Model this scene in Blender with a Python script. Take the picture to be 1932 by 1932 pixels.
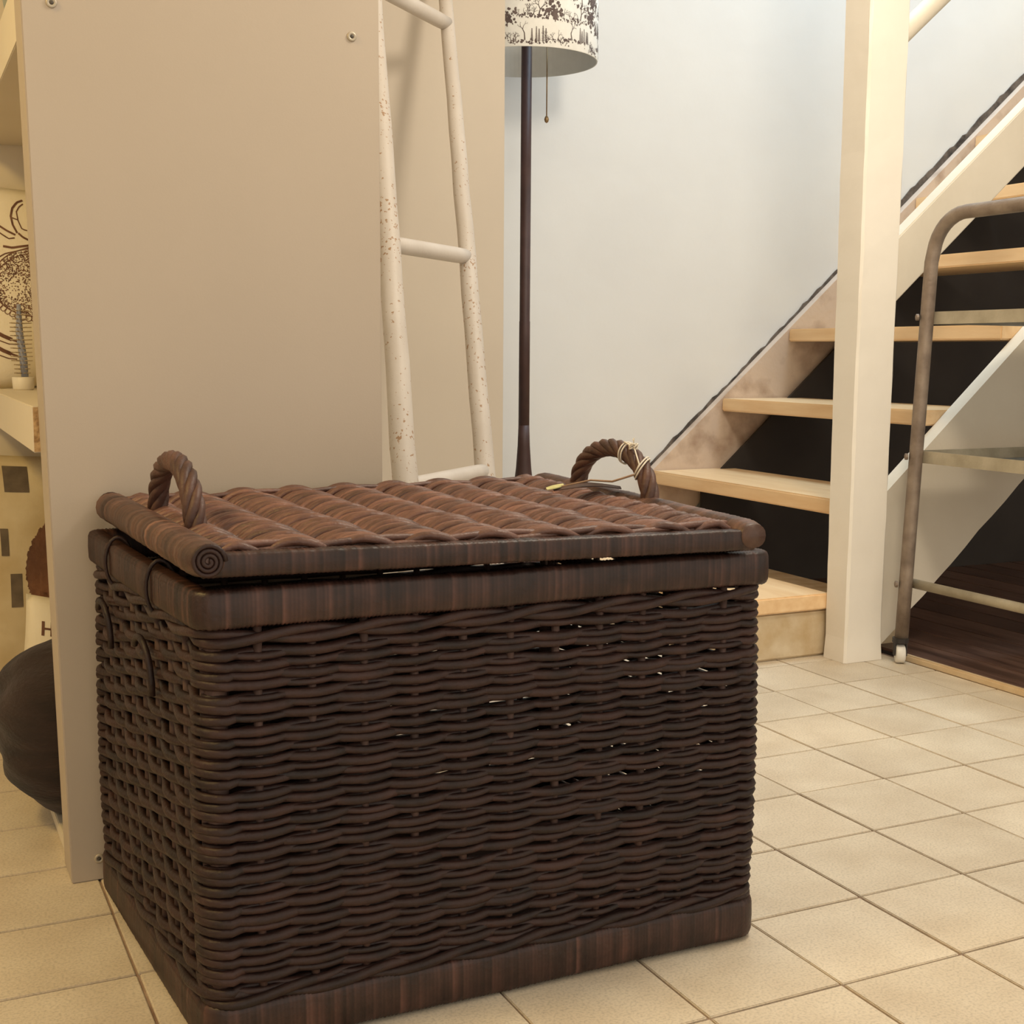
import bpy, bmesh, math, random
import numpy as np
from mathutils import Matrix, Vector

for o in list(bpy.data.objects):
    bpy.data.objects.remove(o, do_unlink=True)
SC = bpy.context.scene
COL = SC.collection
random.seed(7)
RNG = np.random.default_rng(7)

# ------------------------------------------------------------------ camera
CAM = Vector((-2.0506, -2.6162, 0.7885))
F_PX, PITCH, ROLL, YAW = 2442.1, math.radians(7.007), math.radians(0.370), math.radians(25.636)
fw = Vector((math.sin(YAW) * math.cos(PITCH), math.cos(YAW) * math.cos(PITCH), -math.sin(PITCH)))
rt = Vector((math.cos(YAW), -math.sin(YAW), 0))
up = rt.cross(fw)
rt2 = rt * math.cos(ROLL) + up * math.sin(ROLL)
up2 = -rt * math.sin(ROLL) + up * math.cos(ROLL)
cd = bpy.data.cameras.new('camera')
cd.sensor_width = 36.0
cd.lens = F_PX / 1932 * 36.0
cd.clip_start = 0.02
co = bpy.data.objects.new('camera', cd)
m = Matrix((rt2, up2, -fw)).transposed().to_4x4()
m.translation = CAM
co.matrix_world = m
COL.objects.link(co)
SC.camera = co

# ------------------------------------------------------------------ light
SC.view_settings.view_transform = 'Standard'
SC.view_settings.look = 'None'
SC.view_settings.gamma = 1.0
SC.view_settings.use_curve_mapping = False
SC.view_settings.exposure = 0.14
W = bpy.data.worlds.new('world')
SC.world = W
W.use_nodes = True
W.node_tree.nodes['Background'].inputs[0].default_value = (1.0, 0.90, 0.76, 1)
W.node_tree.nodes['Background'].inputs[1].default_value = 1.02


def area(name, loc, target, size, power, color):
    d = bpy.data.lights.new(name, 'AREA')
    d.shape = 'DISK'
    d.size = size
    d.energy = power
    d.color = color
    o = bpy.data.objects.new(name, d)
    o.location = loc
    o.rotation_euler = (Vector(target) - Vector(loc)).to_track_quat('-Z', 'Y').to_euler()
    COL.objects.link(o)
    return o


pl = bpy.data.lights.new('ceiling_lamp_light', 'POINT')      # round ceiling lamp of the room
pl.energy = 50
pl.shadow_soft_size = 0.16
pl.color = (1.0, 0.89, 0.72)
po = bpy.data.objects.new('ceiling_lamp_light', pl)
po.location = (-0.50, -1.20, 2.10)
COL.objects.link(po)
area('stairwell_light', (0.9, 0.40, 4.0), (0.85, 0.50, 0.0), 0.9, 66, (0.58, 0.81, 1.0))
area('shelf_side_lamp_light', (-3.1, -1.1, 2.2), (-2.0, -0.7, 0.2), 0.4, 20, (1.0, 0.68, 0.24))

# ------------------------------------------------------------------ materials
MATS = {}


def mat(name, c1, c2=None, scale=8.0, rough=0.6, bump=0.0, bscale=60.0, stretch=(1, 1, 1), metal=0.0,
        detail=4.0, rnd=0.0, attr=None, ramp=(0.3, 0.7), spec=0.4, sheen=0.0, coords='Object', grain=0.0):
    if name in MATS:
        return MATS[name]
    M = bpy.data.materials.new(name)
    M.use_nodes = True
    nt = M.node_tree
    N, L = nt.nodes, nt.links
    b = N['Principled BSDF']
    b.inputs['Roughness'].default_value = rough
    b.inputs['Metallic'].default_value = metal
    b.inputs['Specular IOR Level'].default_value = spec
    if sheen:
        b.inputs['Sheen Weight'].default_value = sheen
    tc = N.new('ShaderNodeTexCoord')
    mp = N.new('ShaderNodeMapping')
    mp.inputs['Scale'].default_value = stretch
    L.new(tc.outputs[coords], mp.inputs[0])
    nz = N.new('ShaderNodeTexNoise')
    nz.inputs['Scale'].default_value = scale
    nz.inputs['Detail'].default_value = detail
    L.new(mp.outputs[0], nz.inputs['Vector'])
    rp = N.new('ShaderNodeValToRGB')
    rp.color_ramp.elements[0].position = ramp[0]
    rp.color_ramp.elements[1].position = ramp[1]
    rp.color_ramp.elements[0].color = (*c1, 1)
    rp.color_ramp.elements[1].color = (*(c2 or c1), 1)
    L.new(nz.outputs['Fac'], rp.inputs[0])
    out = rp.outputs[0]
    if rnd:
        oi = N.new('ShaderNodeObjectInfo')
        mr = N.new('ShaderNodeMapRange')
        mr.inputs[3].default_value = 1 - rnd
        mr.inputs[4].default_value = 1 + rnd
        L.new(oi.outputs['Random'], mr.inputs[0])
        hs = N.new('ShaderNodeHueSaturation')
        L.new(mr.outputs[0], hs.inputs['Value'])
        L.new(out, hs.inputs['Color'])
        out = hs.outputs[0]
        # shift the noise from piece to piece
        va = N.new('ShaderNodeVectorMath')
        va.operation = 'ADD'
        sc = N.new('ShaderNodeMath')
        sc.operation = 'MULTIPLY'
        sc.inputs[1].default_value = 37.0
        L.new(oi.outputs['Random'], sc.inputs[0])
        L.new(tc.outputs[coords], va.inputs[0])
        L.new(sc.outputs[0], va.inputs[1])
        L.new(va.outputs[0], mp.inputs[0])
    if attr:
        at = N.new('ShaderNodeAttribute')
        at.attribute_name = attr
        hs = N.new('ShaderNodeHueSaturation')
        L.new(at.outputs['Fac'], hs.inputs['Value'])
        L.new(out, hs.inputs['Color'])
        out = hs.outputs[0]
    if grain:
        n3 = N.new('ShaderNodeTexNoise')
        n3.inputs['Scale'].default_value = 260
        n3.inputs['Detail'].default_value = 3
        L.new(tc.outputs[coords], n3.inputs['Vector'])
        m3 = N.new('ShaderNodeMapRange')
        m3.inputs[1].default_value, m3.inputs[2].default_value = 0.25, 0.55
        m3.inputs[3].default_value, m3.inputs[4].default_value = 1 - grain, 1 + grain * 0.25
        L.new(n3.outputs['Fac'], m3.inputs[0])
        h3 = N.new('ShaderNodeHueSaturation')
        L.new(m3.outputs[0], h3.inputs['Value'])
        L.new(out, h3.inputs['Color'])
        out = h3.outputs[0]
    L.new(out, b.inputs['Base Color'])
    if bump:
        n2 = N.new('ShaderNodeTexNoise')
        n2.inputs['Scale'].default_value = bscale
        n2.inputs['Detail'].default_value = 5
        L.new(mp.outputs[0], n2.inputs['Vector'])
        bp = N.new('ShaderNodeBump')
        bp.inputs['Strength'].default_value = bump
        bp.inputs['Distance'].default_value = 0.004
        L.new(n2.outputs['Fac'], bp.inputs['Height'])
        L.new(bp.outputs[0], b.inputs['Normal'])
    MATS[name] = M
    return M


def speckle(name, base, base2, spot, scale, thr, rough=0.5):
    """painted wood with small chipped spots, more of them in some places"""
    if name in MATS:
        return MATS[name]
    M = mat(name, base, base2, 10, rough, 0.15, 80)
    nt = M.node_tree
    N, L = nt.nodes, nt.links
    b = N['Principled BSDF']
    src = b.inputs['Base Color'].links[0].from_socket
    tc = N.new('ShaderNodeTexCoord')
    n1 = N.new('ShaderNodeTexNoise')
    n1.inputs['Scale'].default_value = scale
    n1.inputs['Detail'].default_value = 2
    n2 = N.new('ShaderNodeTexNoise')
    n2.inputs['Scale'].default_value = 7
    L.new(tc.outputs['Object'], n1.inputs['Vector'])
    L.new(tc.outputs['Object'], n2.inputs['Vector'])
    mu = N.new('ShaderNodeMath')
    mu.operation = 'MULTIPLY_ADD'
    mu.inputs[1].default_value = 0.35
    L.new(n2.outputs['Fac'], mu.inputs[0])
    L.new(n1.outputs['Fac'], mu.inputs[2])
    rp = N.new('ShaderNodeValToRGB')
    rp.color_ramp.elements[0].position = thr
    rp.color_ramp.elements[1].position = thr + 0.04
    L.new(mu.outputs[0], rp.inputs[0])
    mx = N.new('ShaderNodeMix')
    mx.data_type = 'RGBA'
    mx.inputs[7].default_value = (*spot, 1)
    L.new(rp.outputs[0], mx.inputs[0])
    L.new(src, mx.inputs[6])
    L.new(mx.outputs[2], b.inputs['Base Color'])
    return M


M_WALL = mat('plaster_white', (0.735, 0.735, 0.73), (0.785, 0.785, 0.775), 2.5, 0.9, 0.25, 14, spec=0.15)
M_PANEL = mat('panel_laminate', (0.475, 0.402, 0.325), (0.50, 0.425, 0.345), 3, 0.55, 0.03, 300, spec=0.25)
M_PART = mat('partition_paint', (0.54, 0.47, 0.39), (0.575, 0.505, 0.42), 3, 0.7, 0.05, 60, spec=0.2)
M_TILE = mat('floor_tile', (0.60, 0.50, 0.37), (0.74, 0.65, 0.51), 9, 0.42, 0.12, 120, rnd=0.05, detail=8, ramp=(0.25, 0.75), spec=0.35, grain=0.22)
M_GROUT = mat('grout', (0.20, 0.12, 0.08), (0.42, 0.31, 0.23), 14, 0.95, 0.4, 200)
M_POST = mat('post_paint', (0.86, 0.80, 0.70), (0.92, 0.86, 0.76), 5, 0.6, 0.45, 18, spec=0.25)
M_STRW = mat('stringer_paint', (0.74, 0.66, 0.53), (0.82, 0.74, 0.61), 4, 0.6, 0.3, 30, spec=0.25)
M_WSTR = mat('wall_stringer_worn', (0.34, 0.22, 0.15), (0.66, 0.52, 0.41), 9, 0.7, 0.4, 40, ramp=(0.25, 0.5), detail=6)
M_TREAD = mat('beech_tread', (0.80, 0.53, 0.28), (0.90, 0.65, 0.38), 5, 0.38, 0.08, 60, stretch=(8, 1, 8), rnd=0.06, spec=0.4)
M_STONE = mat('step_block', (0.55, 0.40, 0.22), (0.72, 0.60, 0.42), 16, 0.9, 0.7, 40, detail=6)
M_DARK = mat('understair_shade_and_platform', (0.034, 0.027, 0.023), (0.046, 0.037, 0.031), 6, 0.8)  # shade painted below the stairs; also the dark base of the plank platform
M_PLANK = mat('dark_floor_planks', (0.060, 0.030, 0.022), (0.15, 0.085, 0.062), 5, 0.35, 0.15, 60, stretch=(9, 1, 1), rnd=0.25)
M_STRIP = mat('brass_strip', (0.62, 0.45, 0.26), (0.70, 0.54, 0.34), 20, 0.4, spec=0.5)
M_GAP = mat('raw_wall_gap', (0.05, 0.04, 0.035), (0.20, 0.16, 0.13), 30, 0.95, 0.6, 90)
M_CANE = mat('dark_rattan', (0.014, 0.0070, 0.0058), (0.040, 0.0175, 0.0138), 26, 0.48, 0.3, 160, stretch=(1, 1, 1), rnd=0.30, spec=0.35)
M_LIDC = mat('lit_lid_rattan', (0.085, 0.038, 0.027), (0.20, 0.096, 0.067), 26, 0.45, 0.3, 160, rnd=0.30, spec=0.5)  # lighter copy of the rattan, light on the lid top put into its colour
M_WRAPL = mat('rattan_wrap_lit', (0.062, 0.032, 0.023), (0.135, 0.068, 0.047), 30, 0.42, 0.2, 160, attr='tone', spec=0.45)  # lighter copy of the wrap, light on the lid rolls painted in
M_HAND = mat('handle_rattan', (0.048, 0.023, 0.017), (0.125, 0.060, 0.042), 26, 0.5, 0.3, 160, spec=0.4)  # darker than the lid, backlit shade of the handles put into the colour
M_WRAP = mat('rattan_wrap', (0.024, 0.0110, 0.0082), (0.056, 0.0250, 0.0185), 30, 0.42, 0.2, 160, attr='tone', spec=0.4)
M_CANEIN = mat('rattan_core', (0.05, 0.028, 0.022), (0.09, 0.048, 0.036), 20, 0.7)
M_METAL = mat('aged_steel', (0.19, 0.14, 0.105), (0.33, 0.26, 0.20), 22, 0.5, 0.25, 140, metal=0.35, detail=8)
M_TRAY = mat('tray_steel', (0.36, 0.31, 0.22), (0.50, 0.44, 0.33), 18, 0.5, 0.2, 140, metal=0.3, detail=8)
M_TRAYIN = mat('tray_inside', (0.10, 0.10, 0.09), (0.19, 0.19, 0.17), 14, 0.5, metal=0.3)
M_WHEEL = mat('caster_nylon', (0.78, 0.74, 0.66), (0.84, 0.80, 0.72), 20, 0.4)
M_BLACK = mat('black_steel', (0.03, 0.025, 0.022), (0.05, 0.04, 0.035), 20, 0.5)
M_POLE = mat('lamp_pole_brown', (0.045, 0.022, 0.020), (0.075, 0.038, 0.034), 14, 0.55, 0.1, 90)
M_SHADE = mat('shade_fabric', (0.80, 0.79, 0.75), (0.85, 0.84, 0.80), 60, 0.9)
M_SHADEIN = mat('shade_lining', (0.56, 0.57, 0.56), (0.60, 0.61, 0.60), 30, 0.8)
M_PRINT = mat('shade_print', (0.085, 0.060, 0.058), (0.17, 0.13, 0.12), 40, 0.9)
M_BRASS = mat('chain_brass', (0.20, 0.13, 0.06), (0.30, 0.20, 0.10), 40, 0.4, metal=0.6)
M_LADDER = speckle('ladder_paint', (0.52, 0.46, 0.40), (0.58, 0.52, 0.46), (0.34, 0.21, 0.12), 130, 0.82)
M_RUNG = mat('rung_paint', (0.56, 0.50, 0.44), (0.62, 0.56, 0.50), 14, 0.5, 0.15, 90)
M_SCREW = mat('screw_cup', (0.42, 0.36, 0.28), (0.5, 0.44, 0.34), 30, 0.4, metal=0.3)
M_HOLE = mat('screw_hole', (0.06, 0.05, 0.04), (0.1, 0.08, 0.06), 30, 0.5)
M_SHELF = mat('shelf_laminate', (0.74, 0.66, 0.52), (0.78, 0.70, 0.56), 4, 0.5, spec=0.3)
M_CHIP = mat('chipboard', (0.30, 0.17, 0.07), (0.66, 0.46, 0.24), 90, 0.9, 0.6, 150, detail=3)
M_LINEN = mat('cream_linen', (0.76, 0.68, 0.52), (0.82, 0.75, 0.60), 12, 0.95, 0.15, 250)
M_INK = mat('brown_ink', (0.10, 0.045, 0.028), (0.20, 0.10, 0.06), 60, 0.9)
M_BRUSH = mat('bluegrey_plastic', (0.26, 0.28, 0.36), (0.38, 0.40, 0.48), 30, 0.5)
M_BRIST = mat('pale_bristle', (0.42, 0.33, 0.20), (0.55, 0.45, 0.30), 30, 0.6)
M_WHITEPL = mat('white_pot', (0.80, 0.74, 0.62), (0.84, 0.78, 0.66), 8, 0.4)
M_BROWNF = mat('dark_brown_fabric', (0.014, 0.009, 0.007), (0.040, 0.022, 0.017), 9, 0.95, 0.6, 70, stretch=(1, 1, 4), sheen=0.1)
M_FUR = mat('brown_fur', (0.045, 0.018, 0.011), (0.22, 0.10, 0.05), 6, 0.95, 0.5, 120)
M_GREEN = mat('green_ceramic', (0.30, 0.33, 0.27), (0.38, 0.41, 0.34), 6, 0.35)
M_TWINE = mat('white_twine', (0.66, 0.60, 0.50), (0.74, 0.68, 0.58), 200, 0.9)
M_LEAF = mat('tag_green', (0.42, 0.40, 0.12), (0.60, 0.56, 0.30), 60, 0.6)
M_WIRE = mat('wire_steel', (0.62, 0.60, 0.56), (0.70, 0.68, 0.64), 30, 0.3, metal=0.8)


# ------------------------------------------------------------------ helpers
def tagp(o, label=None, cat=None, group=None, kind=None):
    if label:
        o['label'] = label
    if cat:
        o['category'] = cat
    if group:
        o['group'] = group
    if kind:
        o['kind'] = kind
    return o


def empty(name, loc=(0, 0, 0), parent=None):
    o = bpy.data.objects.new(name, None)
    o.empty_display_size = 0.05
    o.location = loc
    o.parent = parent
    COL.objects.link(o)
    return o


def link(name, me, material, parent=None, loc=None):
    o = bpy.data.objects.new(name, me)
    if material is not None and not me.materials:
        me.materials.append(material)
    o.parent = parent
    if loc is not None:
        o.location = loc
    COL.objects.link(o)
    return o


def pymesh(name, V, Fc, smooth=False, tone=None):
    me = bpy.data.meshes.new(name)
    me.from_pydata([tuple(map(float, v)) for v in V], [], [tuple(map(int, f)) for f in Fc])
    if smooth:
        me.polygons.foreach_set('use_smooth', [True] * len(me.polygons))
    if tone is not None:
        a = me.attributes.new('tone', 'FLOAT', 'POINT')
        a.data.foreach_set('value', np.asarray(tone, np.float32))
    me.update()
    return me


class MB:
    """collects pieces that belong to ONE mesh"""

    def __init__(s):
        s.V, s.F, s.T = [], [], []

    def add(s, V, Fc, tone=1.0):
        k = len(s.V)
        V = list(map(tuple, V))
        s.V += V
        s.F += [tuple(i + k for i in f) for f in Fc]
        s.T += [tone] * len(V) if np.isscalar(tone) else list(tone)
        return s

    def box(s, a, b):
        (x0, y0, z0), (x1, y1, z1) = a, b
        V = [(x0, y0, z0), (x1, y0, z0), (x1, y1, z0), (x0, y1, z0), (x0, y0, z1), (x1, y0, z1), (x1, y1, z1), (x0, y1, z1)]
        return s.add(V, [(0, 3, 2, 1), (4, 5, 6, 7), (0, 1, 5, 4), (1, 2, 6, 5), (2, 3, 7, 6), (3, 0, 4, 7)])

    def tube(s, path, r, n=8, closed=False, cap=True, tone=1.0, up=None):
        V, Fc = sweep(path, r, n, closed, cap, up=up)
        return s.add(V, Fc, tone)

    def build(s, name, material, parent=None, smooth=False, bevel=0.0, loc=None, tone=False):
        me = pymesh(name, s.V, s.F, smooth, s.T if tone else None)
        if bevel:
            bm = bmesh.new()
            bm.from_mesh(me)
            es = [e for e in bm.edges if len(e.link_faces) == 2 and e.calc_face_angle(0) > 0.5]
            bmesh.ops.bevel(bm, geom=es, offset=bevel, segments=2, affect='EDGES', clamp_overlap=True)
            bm.to_mesh(me)
            bm.free()
        return link(name, me, material, parent, loc)


def frames(P, closed, up=None):
    P = np.asarray(P, float)
    if closed:
        T = np.roll(P, -1, 0) - np.roll(P, 1, 0)
    else:
        T = np.gradient(P, axis=0)
    T /= np.linalg.norm(T, axis=1)[:, None] + 1e-12
    if up is not None:
        U = np.tile(np.asarray(up, float), (len(P), 1))
        Nn = np.cross(T, U)
        Nn /= np.linalg.norm(Nn, axis=1)[:, None] + 1e-12
        B = np.cross(Nn, T)
        return T, Nn, B
    ref = np.array([0, 0, 1.0]) if abs(T[0][2]) < 0.9 else np.array([1.0, 0, 0])
    n = np.cross(T[0], ref)
    n /= np.linalg.norm(n)
    Nn = [n]
    for i in range(1, len(P)):
        n = Nn[-1] - T[i] * np.dot(Nn[-1], T[i])
        n /= np.linalg.norm(n) + 1e-12
        Nn.append(n)
    Nn = np.array(Nn)
    return T, Nn, np.cross(T, Nn)


def sweep(path, r, n=8, closed=False, cap=True, section=None, scale=None, up=None):
    P = np.asarray(path, float)
    k = len(P)
    T, A, B = frames(P, closed, up)
    if section is None:
        a = np.linspace(0, 2 * np.pi, n, endpoint=False)
        section = np.stack([np.cos(a), np.sin(a)], 1)
        rr = np.broadcast_to(np.asarray(r, float), (k,))
    else:
        section = np.asarray(section, float)
        n = len(section)
        rr = np.ones(k) if scale is None else np.asarray(scale)
    V = P[:, None, :] + rr[:, None, None] * (section[None, :, 0, None] * A[:, None, :] + section[None, :, 1, None] * B[:, None, :])
    V = V.reshape(-1, 3)
    Fc = []
    for i in range(k if closed else k - 1):
        j = (i + 1) % k
        for q in range(n):
            w = (q + 1) % n
            Fc.append((i * n + q, i * n + w, j * n + w, j * n + q))
    if cap and not closed:
        Fc.append(tuple(range(n - 1, -1, -1)))
        Fc.append(tuple(range((k - 1) * n, k * n)))
    return V, Fc


def rod(name, path, r, material, parent=None, n=8, closed=False, smooth=True, loc=None):
    V, Fc = sweep(path, r, n, closed)
    return link(name, pymesh(name, V, Fc, smooth), material, parent, loc)


def prism_y(name, poly, y0, y1, material, parent=None, bevel=0.0, loc=None):
    """polygon in the x-z plane given thickness along y"""
    n = len(poly)
    V = [(x, y0, z) for x, z in poly] + [(x, y1, z) for x, z in poly]
    Fc = [tuple(range(n)), tuple(range(2 * n - 1, n - 1, -1))]
    for i in range(n):
        j = (i + 1) % n
        Fc.append((j, i, n + i, n + j))
    return MB().add(V, Fc).build(name, material, parent, bevel=bevel, loc=loc)


def box(name, a, b, material, parent=None, bevel=0.002):
    return MB().box(a, b).build(name, material, parent, bevel=bevel)


def lathe(name, prof, material, parent=None, n=32, loc=None, smooth=True):
    V, Fc = [], []
    for r, z in prof:
        for i in range(n):
            a = 2 * math.pi * i / n
            V.append((r * math.cos(a), r * math.sin(a), z))
    for k in range(len(prof) - 1):
        for i in range(n):
            j = (i + 1) % n
            Fc.append((k * n + i, k * n + j, (k + 1) * n + j, (k + 1) * n + i))
    Fc.append(tuple(range(n - 1, -1, -1)))
    Fc.append(tuple(range((len(prof) - 1) * n, len(prof) * n)))
    return link(name, pymesh(name, V, Fc, smooth), material, parent, loc)


# ------------------------------------------------------------------ setting
YW = 1.02          # far wall
fl = tagp(MB().box((-3.6, -3.4, -0.06), (3.2, YW, -0.004)).build('floor', M_GROUT), kind='structure')
tagp(MB().box((-3.6, -3.4, -0.004), (3.2, -2.81, -0.002)).build('floor_front', M_TILE), kind='structure')
tile_me = None
GAP = 0.0037
for i in range(-14, 6):            # tile rows along y
    for j in range(-14, 2):
        x0, y0 = j * 0.2, i * 0.2
        if y0 > 0.99 or x0 > 0.25:
            continue
        if tile_me is None:
            t = MB().box((GAP / 2, GAP / 2, -0.010), (0.2 - GAP / 2, 0.2 - GAP / 2, 0.0)).build('tile', M_TILE, fl, bevel=0.0012)
            tile_me = t.data
        else:
            t = link('tile', tile_me, None, fl)
        w = min(1.0, (0.30 - x0) / 0.2) if x0 + 0.2 > 0.30 else 1.0
        h = min(1.0, (1.0 - y0) / 0.2) if y0 + 0.2 > 1.0 else 1.0
        t.location = (x0 + random.uniform(-.0006, .0006), y0 + random.uniform(-.0006, .0006), random.uniform(-0.0007, 0.0))
        t.rotation_euler = (random.uniform(-.002, .002), random.uniform(-.002, .002), random.uniform(-.002, .002))
        t.scale = (w, h, 1)

tagp(MB().box((-3.6, YW, -0.06), (3.2, YW + 0.1, 3.3)).build('wall_back', M_WALL), kind='structure')
tagp(MB().box((-3.7, -3.4, -0.06), (-3.6, YW + 0.1, 3.3)).build('wall_left', M_WALL), kind='structure')
tagp(MB().box((3.2, -3.4, -0.06), (3.3, YW + 0.1, 3.3)).build('wall_right', M_WALL), kind='structure')
tagp(MB().box((-1.352, 0.50, -0.004), (-0.583, 0.53, 2.7)).build('wall_partition', M_PART, bevel=0.002), kind='structure')

ce = MB()      # ceiling with the stairwell left open
V = [(-3.6, -3.4), (3.2, -3.4), (3.2, -0.10), (0.10, -0.10), (0.10, YW), (-3.6, YW)]
n = len(V)
ce.add([(x_, y_, 2.62) for x_, y_ in V] + [(x_, y_, 2.80) for x_, y_ in V],
       [tuple(range(n - 1, -1, -1)), tuple(range(n, 2 * n))] + [(i, (i + 1) % n, n + (i + 1) % n, n + i) for i in range(n)])
tagp(ce.build('ceiling', M_WALL), kind='structure')
# dark sheet added below the stairs, its colour standing in for shade
SL = 0.874


def noseline(x):
    return 0.410 + SL * (x - 0.185)


tagp(prism_y('understair_shade', [(0.36, 0.0), (3.15, 0.0), (3.15, noseline(3.15) - 0.22), (0.36, noseline(0.36) - 0.22)], 0.955, 0.965, M_DARK), kind='structure')

# dark wooden platform floor right of the strip
pf = tagp(MB().box((0.318, -3.0, -0.004), (3.15, 0.95, 0.004)).build('floor_platform', M_DARK), kind='structure')
x = 0.32
while x < 2.6:
    box('plank', (x, -2.6, 0.004), (x + 0.117, 0.95, 0.012), M_PLANK, pf, bevel=0.0015)
    x += 0.12
tr = tagp(MB().box((0.302, -3.0, -0.004), (0.318, -0.075, 0.016)).build('trim_1', M_STRIP, bevel=0.004), kind='structure')

# ragged gap where the plaster stops at the stair
pts = []
n = 150
V, Fc = [], []
wv = 0
for i in range(n):
    xx = 0.15 + (3.0 - 0.15) * i / (n - 1)
    z = noseline(xx) + 0.003
    wd = 0.010 + 0.014 * min(1, max(0, (xx - 0.9) / 0.4))
    a = RNG.normal(0, 0.0035)
    V += [(xx, YW - 0.004, z - 0.004), (xx, YW - 0.004, z + wd + a), (xx, YW + 0.02, z - 0.004), (xx, YW + 0.02, z + wd + a)]
for i in range(n - 1):
    k = i * 4
    Fc += [(k, k + 4, k + 5, k + 1), (k + 1, k + 5, k + 7, k + 3), (k, k + 2, k + 6, k + 4)]
tagp(MB().add(V, Fc).build('trim_2', M_GAP), kind='structure')

# ------------------------------------------------------------------ staircase
st = tagp(empty('staircase', (0.2, 0.0, 0.0)), 'open-riser staircase with beech treads and white stringer climbing along the white wall', 'stairs')


def sp(o):      # build in world coordinates, then hang under the staircase
    o.location = (o.location[0] - 0.2, o.location[1], o.location[2])
    o.parent = st
    return o


tread_me = None
for k in range(8):
    xn, zt = 0.185 + 0.266 * k, 0.410 + 0.2325 * k
    if tread_me is None:
        t = MB().box((0, 0.046, -0.042), (0.31, 0.984, 0)).build('tread', M_TREAD, bevel=0.004)
        tread_me = t.data
    else:
        t = link('tread', tread_me, None)
    t.location = (xn, 0, zt)
    sp(t)


def ragged(x0, x1, fn, amp, n):
    return [(x0 + (x1 - x0) * i / n, fn(x0 + (x1 - x0) * i / n) + random.uniform(-amp, amp)) for i in range(n + 1)]


# near stringer: bottom edge ragged
bot = ragged(0.250, 3.05, lambda x: 0.030 + 0.872 * (x - 0.30), 0.004, 60)
bot[0] = (0.250, 0.0)
sp(prism_y('stringer', [(0.250, 0.396), (0.250, 0.0)] + bot[1:] + [(3.05, 0.444 + 0.870 * (3.05 - 0.305))], 0.0, 0.045, M_STRW, bevel=0))
# wall stringer
bot = ragged(0.17, 3.05, lambda x: noseline(x) - 0.275 if x > 0.33 else max(0.17, noseline(x) - 0.275), 0.006, 60)
sp(prism_y('wall_stringer', [(0.17, noseline(0.17))] + bot + [(3.05, noseline(3.05))], 0.985, 1.018, M_WSTR))
# guard board and handrail
sp(prism_y('guard_board', [(0.250, 1.048), (0.250, 0.884), (0.30, 0.927), (2.9, 0.927 + 0.866 * 2.6), (2.9, 1.092 + 0.866 * 2.6), (0.318, 1.107)], 0.0, 0.046, M_STRW, bevel=0.003))
V, Fc = sweep([(0.24, 0.022, 1.540), (0.33, 0.022, 1.620), (1.5, 0.022, 1.620 + 0.87 * 1.17), (2.7, 0.022, 1.620 + 0.87 * 2.37)], 0.025, 16)
sp(link('handrail', pymesh('handrail', V, Fc, True), M_STRW))
# newel post: rough square timber, subdivided so edges are uneven
bm = bmesh.new()
nz = 44
ring = []
for i in range(nz + 1):
    z = 2.7 * i / nz
    fl_ = 0.004 if z < 0.05 else 0
    xa, xb = 0.137 + 0.003 * z, 0.256 + 0.006 * z
    ya, yb = -0.046, 0.040 + 0.016 * min(1, z / 1.6)
    j = lambda s=0.0010: random.uniform(-s, s)
    c = 0.006
    pr = [(xa + j(), ya + c + j()), (xa + c + j(), ya + j()), (xb - c + j(), ya + j()), (xb + j(), ya + c), (xb, yb - c), (xb - c, yb), (xa + c, yb), (xa + j(), yb - c)]
    ring.append([bm.verts.new((p[0] - (fl_ if p[0] < .2 else -fl_), p[1] - (fl_ if p[1] < 0 else 0), z)) for p in pr])
for i in range(nz):
    for q in range(8):
        w = (q + 1) % 8
        bm.faces.new((ring[i][q], ring[i][w], ring[i + 1][w], ring[i + 1][q]))
bm.faces.new(ring[0][::-1])
bm.faces.new(ring[-1])
me = bpy.data.meshes.new('newel_post')
bm.to_mesh(me)
bm.free()
sp(link('newel_post', me, M_POST))
# bottom step: stone block and board
blk = MB().box((-0.16, 0.052, 0.0), (0.40, 0.98, 0.126)).build('step_block', M_STONE, bevel=0.006)
sp(blk)
sp(MB().box((-0.17, 0.040, 0.126), (0.152, 0.984, 0.168)).build('step_board', M_TREAD, bevel=0.004))

# ------------------------------------------------------------------ shelving unit
XF = -1.862        # front of the shelves
YN, YF = -0.673, 0.50
PT = 0.085
su = tagp(empty('shelving_unit', (-1.6, -0.1, 0)), 'tall white shelving unit with thick boards, its side panel behind the basket', 'shelf')


def so(o):
    o.location = (o.location[0] + 1.6, o.location[1] + 0.1, o.location[2])
    o.parent = su
    return o


H = 2.3
so(prism_y('side_panel', [(-1.840, 0.0), (-1.346, 0.0), (-1.352, H), (-1.840 - 0.020 * H, H)], YN, YN + PT, M_PANEL, bevel=0.0015))
so(MB().box((-1.84, YF - 0.04, 0.0), (-1.352, YF, H)).build('far_panel', M_SHELF, bevel=0.0015))
so(MB().box((-1.375, YN + PT, 0.0), (-1.352, YF - 0.04, H)).build('back_panel', M_SHELF))
for z0, z1 in ((0.0, 0.022), (0.637, 0.706), (1.229, 1.315), (1.85, 1.92)):
    xf = XF if z0 > 0.2 else -1.835
    s_ = so(MB().box((xf, YN + PT + 0.004, z0), (-1.376, YF - 0.041, z1)).build('shelf_board', M_SHELF, bevel=0.0015))
    if 0.5 < z0 < 1:
        e_ = MB().box((XF + 0.001, YN + PT + 0.0015, z0 + 0.0015), (-1.40, YN + PT + 0.0038, z1 - 0.0015)).build('raw_edge', M_CHIP, s_)
        e_['label'] = 'bare chipboard edge'
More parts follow.
